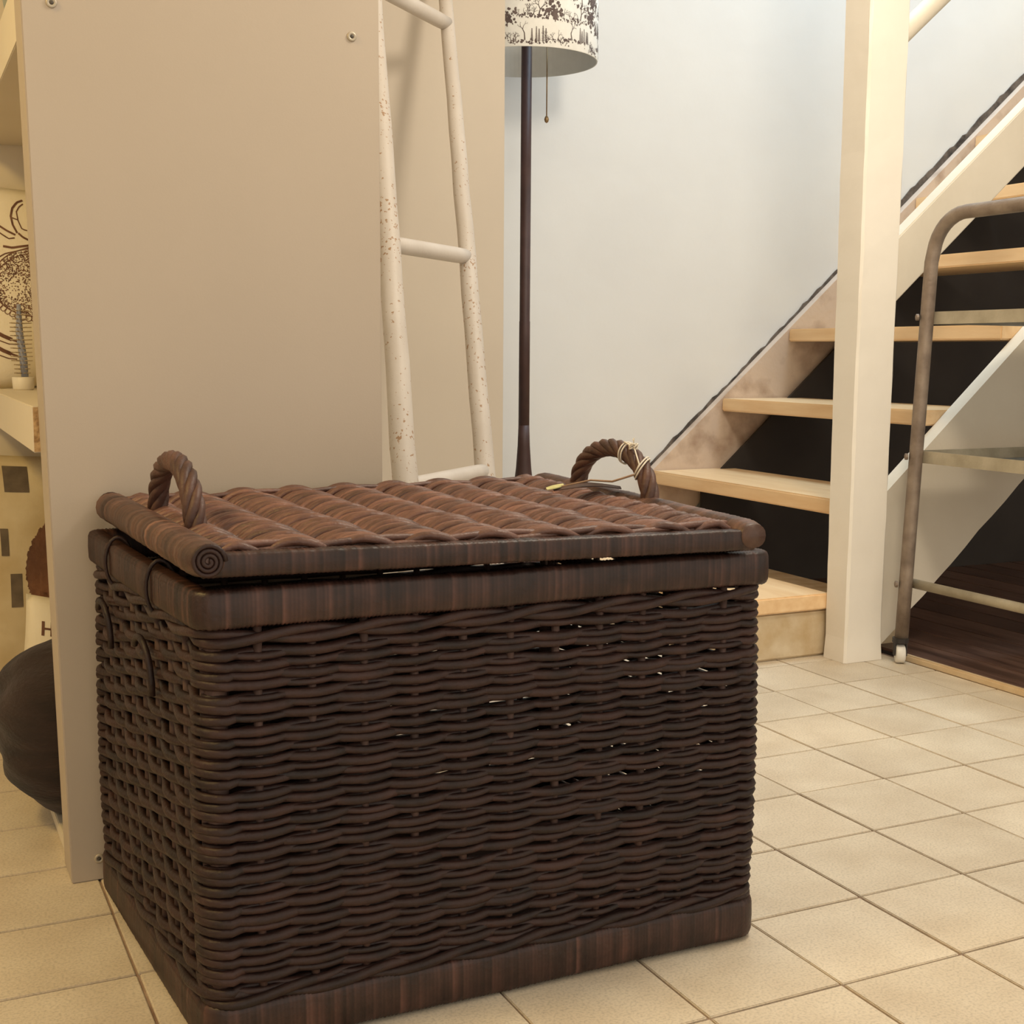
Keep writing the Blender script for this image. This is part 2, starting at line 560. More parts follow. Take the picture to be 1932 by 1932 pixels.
for (sx, sz) in ((-1.825, 1.262), (-1.393, 1.263), (-1.800, 0.033)):
    c_ = lathe('screw_cup', [(0.0075, 0.0), (0.0075, 0.001), (0.0066, 0.0022), (0.0038, 0.0024), (0.0030, 0.0012)], M_SCREW, None, 20)
    c_.rotation_euler = (math.pi / 2, 0, 0)
    c_.location = (sx, YN + 0.0001, sz)
    so(c_)
    h_ = lathe('screw_socket', [(0.0026, 0.0012), (0.0026, 0.0020), (0.0005, 0.0021)], M_HOLE, c_, 10)

# ------------------------------------------------------------------ things in the shelving unit


def pillow_pt(u, v, w, h, t, side):
    e = max(0.0, (1 - abs(u) ** 2.6)) ** 0.5 * max(0.0, (1 - abs(v) ** 2.6)) ** 0.5
    k = 1 - 0.05 * (abs(u) ** 2) * (1 - abs(v)) - 0.0
    return (u * w / 2 * (1 - 0.06 * (1 - v * v)), side * t / 2 * e, v * h / 2 * (1 - 0.06 * (1 - u * u)))


def pillow(name, w, h, t, material, parent=None, n=22, crumple=0.0):
    V, Fc = [], []
    for side in (-1, 1):
        base = len(V)
        for i in range(n + 1):
            for j in range(n + 1):
                u, v = -1 + 2 * i / n, -1 + 2 * j / n
                p = list(pillow_pt(u, v, w, h, t, side))
                if crumple:
                    p[1] += side * crumple * math.sin(7 * u + 3 * v) * math.cos(5 * v - 2 * u) * (1 - u * u) * (1 - v * v)
                V.append(p)
        for i in range(n):
            for j in range(n):
                a = base + i * (n + 1) + j
                q = (a, a + n + 1, a + n + 2, a + 1)
                Fc.append(q if side < 0 else q[::-1])
    me = pymesh(name, V, Fc, True)
    bm = bmesh.new()
    bm.from_mesh(me)
    bmesh.ops.remove_doubles(bm, verts=bm.verts, dist=1e-5)
    bm.to_mesh(me)
    bm.free()
    return link(name, me, material, parent)


def decal_strokes(mb, strokes, w, h, t, lift=0.0006):
    """printed strokes laid on the front of a pillow; each stroke: list of (u,v) and half width"""
    for pts_, hw in strokes:
        P = np.array(pts_, float)
        # resample
        d = np.r_[0, np.cumsum(np.linalg.norm(np.diff(P, axis=0), axis=1))]
        m_ = max(2, int(d[-1] / 0.03) + 2)
        s_ = np.linspace(0, d[-1], m_)
        P = np.stack([np.interp(s_, d, P[:, 0]), np.interp(s_, d, P[:, 1])], 1)
        T = np.gradient(P, axis=0)
        T /= np.linalg.norm(T, axis=1)[:, None] + 1e-9
        Nn = np.stack([-T[:, 1], T[:, 0]], 1)
        V = []
        for p, q in zip(P, Nn):
            for sgn in (-1, 1):
                u, v = p + sgn * hw * q
                X = pillow_pt(max(-.99, min(.99, u)), max(-.99, min(.99, v)), w, h, t, -1)
                V.append((X[0], X[1] - lift, X[2]))
        mb.add(V, [(2 * i, 2 * i + 2, 2 * i + 3, 2 * i + 1) for i in range(m_ - 1)])


def decal_rect(u0, v0, u1, v1, w, h, t, n=7, lift=0.0012):
    mb_ = MB()
    V = []
    for i in range(n + 1):
        for j in range(n + 1):
            X = pillow_pt(max(-.99, min(.99, u0 + (u1 - u0) * i / n)), max(-.99, min(.99, v0 + (v1 - v0) * j / n)), w, h, t, -1)
            V.append((X[0], X[1] - lift, X[2]))
    return mb_.add(V, [(i * (n + 1) + j, (i + 1) * (n + 1) + j, (i + 1) * (n + 1) + j + 1, i * (n + 1) + j + 1) for i in range(n) for j in range(n)])


# crab cushion standing on the middle shelf
cw, chh, ct = 0.42, 0.44, 0.13
cush = pillow('crab_cushion', cw, chh, ct, M_LINEN)
cush.location = (-1.665, 0.385, 0.706 + chh / 2 - 0.006)
cush.rotation_euler = (math.radians(-6), 0, 0)
tagp(cush, 'cream cushion printed with a brown crab, standing on the middle shelf', 'cushion')
mb = MB()
S = []


def arc(cx, cy, rx, ry, a0, a1, n=20):
    return [(cx + rx * math.cos(math.radians(a0 + (a1 - a0) * i / n)), cy + ry * math.sin(math.radians(a0 + (a1 - a0) * i / n))) for i in range(n + 1)]


def ink(pts_, hw):        # drawing in millimetre-like units, y down, shell centre at (62, 535)
    S.append(([((-1.831 + x_ * 0.00105 + 1.665) / 0.21, (0.722 + (719 - y_) * 0.001097 - 0.92) / 0.22) for x_, y_ in pts_], hw * 0.005))


ink(arc(62, 535, 86, 68, 0, 360, 60), 1.1)
ink(arc(62, 541, 82, 64, 190, 350, 40), 0.9)
for k in range(22):
    a = math.radians(12 + 156 * k / 21)
    ink(arc(62 + 88 * math.cos(a), 537 + 71 * math.sin(a), 6.5, 6.5, 0, 360, 10), 0.8)
r2 = random.Random(3)
for k in range(2600):            # stippling of the shell, sparse in the middle of each half
    a, q = r2.uniform(0, 2 * math.pi), math.sqrt(r2.random())
    x_, y_ = 62 + 84 * q * math.cos(a), 535 + 66 * q * math.sin(a)
    dl = min(math.hypot(x_ - 22, y_ - 548), math.hypot(x_ - 102, y_ - 548)) / 30
    if dl < 1 and r2.random() > 0.15 + 0.6 * dl * dl:
        continue
    b_ = r2.uniform(0, 6.28)
    l_ = r2.uniform(1.5, 4.0)
    ink([(x_, y_), (x_ + l_ * math.cos(b_), y_ + l_ * math.sin(b_))], 0.75)
for fl2 in (0, 1):
    mx = (lambda P_: [(124 - x_, y_) for x_, y_ in P_]) if fl2 else (lambda P_: P_)
    ink(mx([(50, 366), (38, 372), (28, 385), (23, 402), (25, 420), (32, 436)]), 2.0)
    ink(mx([(50, 374), (42, 380), (35, 392), (36, 410), (42, 428), (52, 430)]), 1.2)
    ink(mx([(25, 405), (36, 409)]), 1.2)
    ink(mx([(34, 436), (42, 444), (54, 450)]), 2.0)
    ink(mx([(-18, 411), (-8, 418), (12, 432), (28, 440)]), 2.0)
    ink(mx([(-18, 423), (0, 438), (14, 448), (26, 446)]), 1.3)
    ink(mx([(2, 463), (20, 466), (36, 463), (56, 460)]), 2.2)
    ink(mx([(-10, 486), (4, 478), (30, 472), (54, 464)]), 1.2)
    for q in range(4):
        yq = 480 + 34 * q
        ink(mx([(-22, yq + 10), (-50, yq - 10), (-80, yq + 22)]), 2.2)
    for yq, xe in ((640, 36), (668, 31)):
        ink(mx([(-18, yq - 10), (-4, yq - 1), (12, yq + 7)]), 3.4)
        ink(mx([(12, yq + 7), (26, yq + 13), (xe, yq + 16)]), 1.8)
        ink(mx([(-18, yq + 4), (6, yq + 15), (xe - 8, yq + 18)]), 1.0)
decal_strokes(mb, [(p, hw) for p, hw in S if -0.97 < min(q[0] for q in p) and max(q[0] for q in p) < 0.97], cw, chh, ct)
mb.build('crab_print', M_INK, cush)

# bristled brush in a small pot
br = tagp(empty('bristle_brush', (-1.800, 0.245, 0.706)), 'blue-grey round bristle brush standing in a small white pot on the shelf', 'brush')
lathe('pot', [(0.019, 0.0), (0.021, 0.003), (0.022, 0.026), (0.0205, 0.027), (0.019, 0.022)], M_WHITEPL, br, 24)
rod('spine', [(0.004, 0, 0.02), (0.002, 0, 0.06), (-0.004, 0, 0.12), (-0.003, 0, 0.175)], [0.007, 0.0078, 0.0072, 0.004], M_BRUSH, br, 12)
mb = MB()
for q in range(16):
    z = 0.034 + 0.0085 * q
    for a in range(10):
        an = a * math.pi / 5 + q * 0.3
        L_ = 0.0215 if 2 < q < 13 else 0.016
        mb.tube([(-0.001, 0, z), (-0.001 + L_ * math.cos(an), L_ * math.sin(an), z + 0.001)], 0.0011, 4)
tagp(mb.build('bristles', M_BRIST, br), kind='stuff')

# green pot on the upper shelf
lathe('green_vase', [(0.05, 0), (0.075, 0.03), (0.085, 0.10), (0.06, 0.19), (0.035, 0.23), (0.042, 0.26), (0.036, 0.26), (0.028, 0.22)], M_GREEN, None, 32, (-1.775, -0.25, 1.3155))
tagp(bpy.data.objects['green_vase'], 'grey-green ceramic vase on the upper shelf', 'vase')

# patchwork cushion, fur cushion, cream cushion with letters, dark floor cushion


M_PATCH = mat('quilted_cloth', (0.52, 0.40, 0.22), (0.72, 0.62, 0.42), 9, 0.95, 0.2, 160, detail=3)
M_PATCHD = mat('patch_dark', (0.11, 0.085, 0.06), (0.17, 0.13, 0.09), 40, 0.95)
pc = pillow('patchwork_cushion', 0.44, 0.56, 0.14, M_PATCH, None, 22)
pc.location = (-1.72, 0.33, 0.022 + 0.275)
tagp(pc, 'large yellow-cream patchwork cushion with dark patches under the middle shelf', 'cushion')
for (xa, za, xb, zb) in ((-1.846, 0.500, -1.796, 0.556), (-1.846, 0.245, -1.822, 0.320), (-1.862, 0.36, -1.846, 0.42), (-1.70, 0.47, -1.62, 0.53), (-1.62, 0.28, -1.57, 0.36), (-1.74, 0.12, -1.66, 0.19)):
    decal_rect((xa + 1.72) / 0.22, (za - 0.297) / 0.28, (xb + 1.72) / 0.22, (zb - 0.297) / 0.28, 0.44, 0.56, 0.14).build('patch', M_PATCHD, pc)
hc = pillow('letter_cushion', 0.29, 0.275, 0.11, M_LINEN, None, 20)
hc.location = (-1.712, -0.045, 0.022 + 0.148)
hc.rotation_euler = (math.radians(-8), math.radians(9), 0)
tagp(hc, 'cream cushion with the brown letters HI, behind the dark floor cushion', 'cushion')
mb = MB()
u0, v0 = -0.80, 0.66
decal_strokes(mb, [([(u0, v0), (u0, v0 - 0.20)], 0.018), ([(u0 + 0.11, v0), (u0 + 0.11, v0 - 0.20)], 0.018), ([(u0, v0 - 0.10), (u0 + 0.11, v0 - 0.10)], 0.014),
                   ([(u0 + 0.20, v0), (u0 + 0.20, v0 - 0.20)], 0.018)], 0.29, 0.275, 0.11)
mb.build('lettering', M_INK, hc)


def blob(name, rad, material, nu, nv, fn, parent=None):
    V, Fc = [], []
    for i in range(nv + 1):
        th = math.pi * i / nv
        for j in range(nu):
            ph = 2 * math.pi * j / nu
            d = Vector((math.sin(th) * math.cos(ph), math.sin(th) * math.sin(ph), math.cos(th)))
            s_ = fn(d)
            V.append((d.x * rad[0] * s_, d.y * rad[1] * s_, d.z * rad[2] * s_))
    for i in range(nv):
        for j in range(nu):
            k = (j + 1) % nu
            Fc.append((i * nu + j, (i + 1) * nu + j, (i + 1) * nu + k, i * nu + k))
    me = pymesh(name, V, Fc, True)
    bm = bmesh.new()
    bm.from_mesh(me)
    bmesh.ops.remove_doubles(bm, verts=bm.verts, dist=1e-6)
    bm.to_mesh(me)
    bm.free()
    return link(name, me, material, parent)


r3 = random.Random(5)
fc = blob('fur_cushion', (0.080, 0.055, 0.108), M_FUR, 90, 50, lambda d: 1 + r3.uniform(-0.045, 0.06))
fc.location = (-1.740, 0.085, 0.350)
tagp(fc, 'shaggy reddish-brown fur cushion tucked under the middle shelf', 'cushion')


def fold(d):
    p = 1 / (abs(d.x) ** 2.6 + abs(d.y) ** 2.6 + abs(d.z) ** 2.6) ** (1 / 2.6)
    return p * (1 + 0.02 * math.sin(9 * d.z + 3 * d.y + 2 * math.sin(4 * d.y)) + 0.012 * math.sin(17 * d.z - 6 * d.y))


dcu = blob('floor_cushion', (0.166, 0.168, 0.142), M_BROWNF, 64, 48, fold)
dcu.location = (-1.752, -0.375, 0.170)
dcu.rotation_euler = (math.radians(4), math.radians(-8), 0)
tagp(dcu, 'dark brown fabric cushion bulging out of the bottom shelf', 'cushion')

# ------------------------------------------------------------------ ladder
L0 = Vector((-1.228, -0.56, 0.0))
LV = Vector((0.091, 0.421, 1.0))
LR = Vector((0.365 * math.sin(math.radians(48.8)), 0.365 * math.cos(math.radians(48.8)), 0))
la = tagp(empty('wooden_ladder', L0), 'white painted wooden ladder with chipped paint leaning against the cream partition', 'ladder')
for off, r0, r1 in ((Vector((0, 0, 0)), 0.0255, 0.0185), (LR, 0.0222, 0.0165)):
    P = []
    R_ = []
    for i in range(25):
        z = 1.84 * i / 24
        P.append(off + LV * z + Vector((random.uniform(-.0012, .0012), random.uniform(-.0012, .0012), 0)))
        R_.append((r0 + (r1 - r0) * min(1, max(0, (z - 0.45)) / 1.2)) * random.uniform(0.985, 1.015))
    rod('rail', P, R_, M_LADDER, la, 18)
for z in (0.10, 0.536, 1.003, 1.564):
    a_, b_ = LV * z, LV * z + LR
    d_ = (b_ - a_).normalized()
    rod('rung', [a_ + d_ * 0.004, a_ + d_ * 0.06, b_ - d_ * 0.06, b_ - d_ * 0.004], [0.0155, 0.0170, 0.0175, 0.0165], M_RUNG, la, 16)

# ------------------------------------------------------------------ floor lamp
LX, LY = -0.389, 0.77
lp = tagp(empty('floor_lamp', (LX, LY, 0)), 'floor lamp with dark brown pole and drum shade printed with dark trees', 'lamp')
lathe('base', [(0.135, 0), (0.135, 0.012), (0.12, 0.022), (0.075, 0.09), (0.048, 0.22), (0.034, 0.36), (0.0225, 0.455), (0.0180, 0.52), (0.0160, 0.58)], M_POLE, lp, 36)
lathe('pole', [(0.0160, 0.58), (0.0157, 0.878), (0.0150, 0.880), (0.0150, 1.70)], M_POLE, lp, 24)
SR, SZ0, SZ1 = 0.199, 1.600, 1.762
shd = lathe('shade', [(SR, SZ0), (SR + 0.001, SZ0 + 0.003), (SR + 0.001, SZ1 - 0.003), (SR, SZ1)], M_SHADE, lp, 96)
me = shd.data
bm = bmesh.new()
bm.from_mesh(me)
big = [f for f in bm.faces if len(f.verts) > 8]
bmesh.ops.delete(bm, geom=big, context='FACES_ONLY')
bm.to_mesh(me)
bm.free()
V, Fc = [], []
nn = 96
for i in range(nn):
    a = 2 * math.pi * i / nn
    c_, s_ = math.cos(a), math.sin(a)
    V += [(SR * c_, SR * s_, SZ0), ((SR - 0.003) * c_, (SR - 0.003) * s_, SZ0), ((SR - 0.003) * c_, (SR - 0.003) * s_, SZ1), (SR * c_, SR * s_, SZ1)]
for i in range(nn):
    j = (i + 1) % nn
    for q in range(3):
        Fc.append((4 * i + q, 4 * i + q + 1, 4 * j + q + 1, 4 * j + q))
li = MB().add(V, Fc).build('shade_lining', M_SHADEIN, shd, smooth=False)
# hanger ring and three arms inside the shade
hg = MB()
for q in range(3):
    a = 2 * math.pi * q / 3 + 0.5
    hg.tube([(0.012 * math.cos(a), 0.012 * math.sin(a), SZ1 - 0.03), ((SR - 0.003) * math.cos(a), (SR - 0.003) * math.sin(a), SZ1 - 0.012)], 0.0022, 6)
hg.build('hanger', M_BRASS, shd)
# printed woodland around the shade
mb = MB()
r4 = random.Random(11)


def cyl(u, v, r=SR + 0.0016):
    a = u / SR
    return (r * math.cos(a), r * math.sin(a), v)


def stroke2(p, q, w0, w1):
    dx, dy = q[0] - p[0], q[1] - p[1]
    L_ = math.hypot(dx, dy) + 1e-9
    nx, ny = -dy / L_, dx / L_
    cl = lambda v: max(SZ0 + 0.002, min(SZ1 - 0.002, v))
    V = [cyl(p[0] + nx * w0, cl(p[1] + ny * w0)), cyl(p[0] - nx * w0, cl(p[1] - ny * w0)), cyl(q[0] - nx * w1, cl(q[1] - ny * w1)), cyl(q[0] + nx * w1, cl(q[1] + ny * w1))]
    mb.add(V, [(0, 3, 2, 1)])


def blot(u, v, r):
    n = 7
    V = []
    for i in range(n):
        a = 2 * math.pi * i / n + r4.random()
        rr = r * r4.uniform(0.6, 1.25)
        V.append(cyl(u + rr * math.cos(2 * math.pi * i / n), max(SZ0 + 0.001, min(SZ1 - 0.001, v + rr * math.sin(2 * math.pi * i / n)))))
    mb.add(V, [tuple(range(n))])


def tree(u, v, ang, L_, w, d):
    q = (u + L_ * math.cos(ang), v + L_ * math.sin(ang))
    stroke2((u, v), q, w, w * 0.7)
    if d == 0:
        return
    for s_ in (-1, 1):
        if r4.random() < 0.9:
            tree(q[0], q[1], ang + s_ * r4.uniform(0.25, 0.75), L_ * r4.uniform(0.6, 0.85), w * 0.7, d - 1)


per = 2 * math.pi * SR
for tier in range(3):
    u = 0.012 * tier
    k = tier
    while u < per:
        t_ = k % 4
        vb = SZ0 + 0.012 + 0.052 * tier + r4.uniform(-0.008, 0.016)
        if t_ == 0:      # bare branching tree with ground blots
            tree(u, vb, math.pi / 2 + r4.uniform(-.3, .3), 0.018, 0.0018, 5)
            for _ in range(22):
                blot(u + r4.uniform(-.03, .03), vb + r4.uniform(-.006, .003), r4.uniform(.0012, .0036))
        elif t_ == 1:    # leafy mass
            for _ in range(60):
                blot(u + r4.gauss(0, .013), vb + 0.018 + r4.gauss(0, .011), r4.uniform(.0024, .0056))
            tree(u, vb - 0.008, math.pi / 2, 0.014, 0.0016, 4)
        elif t_ == 2:    # row of thin firs
            for q in range(5):
                uu = u + (q - 2) * 0.009 + r4.uniform(-.003, .003)
                hh = r4.uniform(0.026, 0.045)
                stroke2((uu, vb), (uu, vb + hh), 0.0013, 0.0004)
                for w_ in range(9):
                    z = vb + hh * (0.1 + 0.1 * w_)
                    l_ = 0.0045 * (1 - 0.09 * w_)
                    stroke2((uu, z + .003), (uu + l_, z), 0.0008, 0.0004)
                    stroke2((uu, z + .003), (uu - l_, z), 0.0008, 0.0004)
            for _ in range(14):
                blot(u + r4.uniform(-.03, .03), vb + r4.uniform(-.004, .004), r4.uniform(.0012, .003))
        else:            # low scrub
            for _ in range(8):
                tree(u + r4.uniform(-.03, .03), vb + r4.uniform(-.01, .01), math.pi / 2 + r4.uniform(-.6, .6), 0.008, 0.0009, 3)
            for _ in range(20):
                blot(u + r4.gauss(0, .02), vb + r4.gauss(0, .004), r4.uniform(.001, .003))
        u += r4.uniform(0.036, 0.056)
        k += 1 + (1 if r4.random() < 0.3 else 0)
mb.build('woodland_print', M_PRINT, shd)
# pull chain
ch = rod('pull_chain', [(0.052, -0.025, SZ0 + 0.05), (0.052, -0.025, 1.452)], 0.0018, M_BRASS, lp, 6)
kb = lathe('chain_knob', [(0.001, -0.010), (0.005, -0.007), (0.0068, 0.0), (0.005, 0.006), (0.0015, 0.011)], M_BRASS, ch, 16, (0.052, -0.025, 1.445))

# ------------------------------------------------------------------ steel trolley
TX0, TX1, TY0, TY1 = 0.292, 0.86, -0.098, -0.78
tr_ = tagp(empty('steel_trolley', (TX0, TY0, 0)), 'rusty tubular steel trolley on white casters beside the stair post', 'trolley')


def tl(o):
    o.location = (o.location[0] - TX0, o.location[1] - TY0, o.location[2])
    o.parent = tr_
    return o


for X, zb in ((TX0, 0.0), (TX1, 0.012)):
    P = []
    sx = 1 if X == TX0 else -1
    for z in (0.060 + zb, 0.2, 0.53, 0.88, 1.02):
        P.append((X + sx * (-0.020 + 0.046 * (z / 1.0)), TY0, z))
    cxx = X + sx * 0.028
    Rb = 0.105
    for i in range(1, 10):
        a = math.pi / 2 * i / 9
        P.append((cxx + sx * 0.004, TY0 - Rb + Rb * math.cos(a), 1.031 + Rb * math.sin(a)))
    for i in range(0, 10):
        a = math.pi / 2 * i / 9
        P.append((cxx + sx * 0.004, TY1 + Rb - Rb * math.sin(a), 1.031 + Rb * math.cos(a)))
    for z in (1.02, 0.88, 0.53, 0.2, 0.060 + zb):
        P.append((X + sx * (-0.020 + 0.046 * z), TY1, z))
    V, Fc = sweep(P, 0.0175, 12)
    tl(link('tube_frame', pymesh('tube_frame', V, Fc, True), M_METAL))
    for Y in (TY0, TY1):
        V, Fc = sweep([(X + sx * 0.020 - sx * 0.03, Y, 0.205), (X + sx * 0.02 - sx * 0.028, Y, 0.205)], 0.008, 8)
        cs = empty('caster', (X - sx * 0.020, Y, zb))
        tl(cs)
        wl = lathe('wheel', [(0.006, -0.0115), (0.021, -0.0115), (0.0245, -0.009), (0.0245, 0.009), (0.021, 0.0115), (0.006, 0.0115)], M_WHEEL, cs, 28)
        wl.rotation_euler = (0, math.pi / 2, math.radians(-32))
        wl.location = (0, 0, 0.0246)
        fk = MB()
        fk.box((-0.0165, -0.010, 0.02), (-0.0135, 0.010, 0.055))
        fk.box((0.0135, -0.010, 0.02), (0.0165, 0.010, 0.055))
        fk.box((-0.0165, -0.014, 0.053), (0.0165, 0.014, 0.057))
        fk.tube([(0, 0, 0.055), (0, 0, 0.066)], 0.021, 16)
        f_ = fk.build('fork', M_BLACK, cs)
        f_.rotation_euler = (0, 0, math.radians(-32))
    for zb_ in (0.205, 0.533, 0.884):
        xx = X + sx * (-0.020 + 0.046 * zb_)
        for Y in (TY0, TY1):
            V, Fc = sweep([(xx - sx * 0.0185, Y + 0.010, zb_), (xx - sx * 0.024, Y + 0.013, zb_), (xx - sx * 0.0255, Y + 0.014, zb_)], [0.0085, 0.0085, 0.004], 10)
            tl(link('bolt', pymesh('bolt', V, Fc, False), M_METAL))
for z in (0.517, 0.867):
    sh = 0.0 if z < 0.6 else 0.016
    a, b = (TX0 + 0.018 + sh, TY1, z), (TX1 - 0.018 - sh, TY0 + 0.012, z + 0.031)
    t_ = MB()
    t_.box((a[0], a[1], z), (a[0] + 0.004, b[1], b[2]))
    t_.box((b[0] - 0.004, a[1], z), (b[0], b[1], b[2]))
    t_.box((a[0], a[1], z), (b[0], a[1] + 0.004, b[2]))
    t_.box((a[0], b[1] - 0.004, z), (b[0], b[1], b[2]))
    ty = tl(t_.build('tray_rim', M_TRAY))
    tl(MB().box((a[0] + 0.004, a[1] + 0.004, z), (b[0] - 0.004, b[1] - 0.004, z + 0.003)).build('tray_floor', M_TRAYIN))
for X in (TX0 - 0.010 + 0.022, TX1 + 0.010 - 0.022):
    V, Fc = sweep([(X, TY0 + 0.012, 0.206), (X, TY1 - 0.012, 0.206)], 0.0125, 12)
    tl(link('lower_rail', pymesh('lower_rail', V, Fc, True), M_TRAY))
# thin wire on the upper tray
P = []
for i in range(16):
    t_ = i / 15
    P.append((0.46 + 0.10 * t_, -0.30 - 0.05 * t_, 0.872 + 0.075 * math.sin(math.pi * min(1, t_ * 0.9)) + 0.012 * math.sin(6 * t_)))
tagp(rod('steel_wire', P, 0.0016, M_WIRE, None, 6), 'thin bent steel wire lying on the upper trolley tray', 'wire')

# ------------------------------------------------------------------ wicker basket
BW, BD, BH = 0.755, 0.555, 0.533
BC = Vector((-1.4125, -0.972, 0.0))
bk = tagp(empty('wicker_basket', BC), 'large dark brown wicker chest with a woven lid and rope handles', 'basket')


def rrect(hw, hd, r, step):
    """rounded rectangle as points with outward normals, counter-clockwise from the front middle"""
    segs = []
    per = 4 * (hw - r) + 4 * (hd - r) + 2 * math.pi * r
    n = int(round(per / step))
    P, Nn, Sx = [], [], []
    lens = [(hw - r), math.pi / 2 * r, 2 * (hd - r), math.pi / 2 * r, 2 * (hw - r), math.pi / 2 * r, 2 * (hd - r), math.pi / 2 * r, (hw - r)]
    cum = np.r_[0, np.cumsum(lens)]
    for i in range(n):
        s_ = per * i / n
        k = int(np.searchsorted(cum, s_, side='right') - 1)
        t_ = s_ - cum[k]
        if k == 0:
            p, q = (t_, -hd), (0, -1)
        elif k == 2:
            p, q = (hw, -hd + r + t_), (1, 0)
        elif k == 4:
            p, q = (hw - r - t_, hd), (0, 1)
        elif k == 6:
            p, q = (-hw, hd - r - t_), (-1, 0)
        elif k == 8:
            p, q = (-hw + r + t_, -hd), (0, -1)
        else:
            c = {1: (hw - r, -hd + r, -90), 3: (hw - r, hd - r, 0), 5: (-hw + r, hd - r, 90), 7: (-hw + r, -hd + r, 180)}[k]
            a = math.radians(c[2] + math.degrees(t_ / r))
            p, q = (c[0] + r * math.cos(a), c[1] + r * math.sin(a)), (math.cos(a), math.sin(a))
        P.append(p)
        Nn.append(q)
        Sx.append(s_)
    return np.array(P), np.array(Nn), np.array(Sx), per


def wrapped_band(name, hw, hd, r, z0, z1, th, parent, step=0.0024, round_=False):
    P, Nn, Sx, per = rrect(hw, hd, r, step)
    n = len(P)
    hz = (z1 - z0) / 2
    sec = []
    for i in range(14):
        a = 2 * math.pi * i / 14
        c, s_ = math.cos(a), math.sin(a)
        e = 0.45
        sec.append((th / 2 * abs(c) ** e * (1 if c >= 0 else -1), hz * abs(s_) ** e * (1 if s_ >= 0 else -1)))
    sec = np.array(sec)
    V, tone = [], []
    tn = 1.0
    for i in range(n):
        ridge = (i % 2 == 0)
        if ridge:
            tn = min(2.2, max(0.55, RNG.lognormal(0, 0.30))) * (1.7 if RNG.random() < 0.06 else 1)
            bulge = 1 + RNG.uniform(-0.01, 0.012)
        sc = (1.0 if ridge else 0.955) * bulge
        zl = (z0 + z1) / 2 + 0.0015 * math.sin(Sx[i] * 9)
        for a, b in sec:
            V.append((P[i][0] + Nn[i][0] * a * sc, P[i][1] + Nn[i][1] * a * sc, zl + b * (sc if ridge else sc * 0.99)))
            tone.append(tn if ridge else tn * 0.75)
    k = 14
    Fc = []
    for i in range(n):
        j = (i + 1) % n
        for q in range(k):
            w = (q + 1) % k
            Fc.append((i * k + q, j * k + q, j * k + w, i * k + w))
    return link(name, pymesh(name, V, Fc, True, tone), M_WRAP, parent)


hw, hd = BW / 2, BD / 2
wrapped_band('top_rim', hw - 0.010, hd - 0.010, 0.014, 0.488, 0.533, 0.026, bk)
wrapped_band('bottom_rim', hw - 0.014, hd - 0.014, 0.020, 0.002, 0.058, 0.026, bk)
# woven side: stakes and weavers
RC = 0.026
IN = 0.014
NST = 40
P, Nn, Sx, per = rrect(hw - IN, hd - IN, RC, 0.0080)
sp_ = per / NST
Z0, PITCHZ, NROW = 0.071, 0.01215, 33
for row in range(NROW):
    z = Z0 + PITCHZ * row
    bul = 0.004 * math.sin(math.pi * (row + 0.5) / NROW)
    ph = math.pi * row + random.uniform(-0.25, 0.25)
    amp = 0.0050 * random.uniform(0.8, 1.15)
    f1, f2, p1, p2 = random.choice((1, 2, 3)), random.choice((4, 5, 7)), random.uniform(0, 6.28), random.uniform(0, 6.28)
    corner = (np.abs(Nn).max(1) < 0.999)
    d = amp * np.cos(math.pi * Sx / sp_ + ph) + bul
    d = np.where(corner, 0.006 + bul, d)
    zz = z + 0.0016 * np.sin(2 * np.pi * f1 * Sx / per + p1) + 0.0013 * np.sin(2 * np.pi * f2 * Sx / per + p2) - 0.0012 * np.cos(math.pi * Sx / sp_ + ph)
    path = np.stack([P[:, 0] + Nn[:, 0] * d, P[:, 1] + Nn[:, 1] * d, zz], 1)
    V, Fc = sweep(path, 0.0060 * random.uniform(0.90, 1.08), 8, closed=True, up=(0, 0, 1))
    link('weaver', pymesh('weaver', V, Fc, True), M_CANE, bk)
    sel = np.where(Nn[:, 1] < -0.2)[0]          # a second strand of the pair on the tightly woven front
    brk = np.where(np.diff(sel) > 1)[0]
    if len(brk):
        sel = np.r_[sel[brk[0] + 1:], sel[:brk[0] + 1]]
    d2 = -0.92 * (d - bul) + bul
    d2 = np.where(corner, 0.003 + bul, d2)
    path2 = np.stack([P[:, 0] + Nn[:, 0] * d2, P[:, 1] + Nn[:, 1] * d2, zz + 0.0030 * np.cos(math.pi * Sx / sp_ + ph) + 0.0016 * np.sin(2 * np.pi * f2 * Sx / per + p1)], 1)[sel]
    V, Fc = sweep(path2, 0.0047 * random.uniform(0.84, 1.10), 7, up=(0, 0, 1))
    link('paired_weaver', pymesh('paired_weaver', V, Fc, True), M_CANE, bk)
for k in range(NST):
    s_ = sp_ * k
    i = int(np.argmin(np.abs(Sx - s_)))
    P1 = np.interp(s_, Sx, P[:, 0]), np.interp(s_, Sx, P[:, 1])
    rod('stake', [(P1[0], P1[1], 0.03), (P1[0] * 1.006, P1[1] * 1.006, 0.25), (P1[0], P1[1], 0.50)], 0.0052, M_CANEIN, bk, 8)
for sx_ in (-1, 1):
    for sy_ in (-1, 1):
        c = (sx_ * (hw - IN - RC * 0.45), sy_ * (hd - IN - RC * 0.45))
        rod('corner_stake', [(c[0], c[1], 0.02), (c[0], c[1], 0.50)], 0.0125, M_CANEIN, bk, 12)
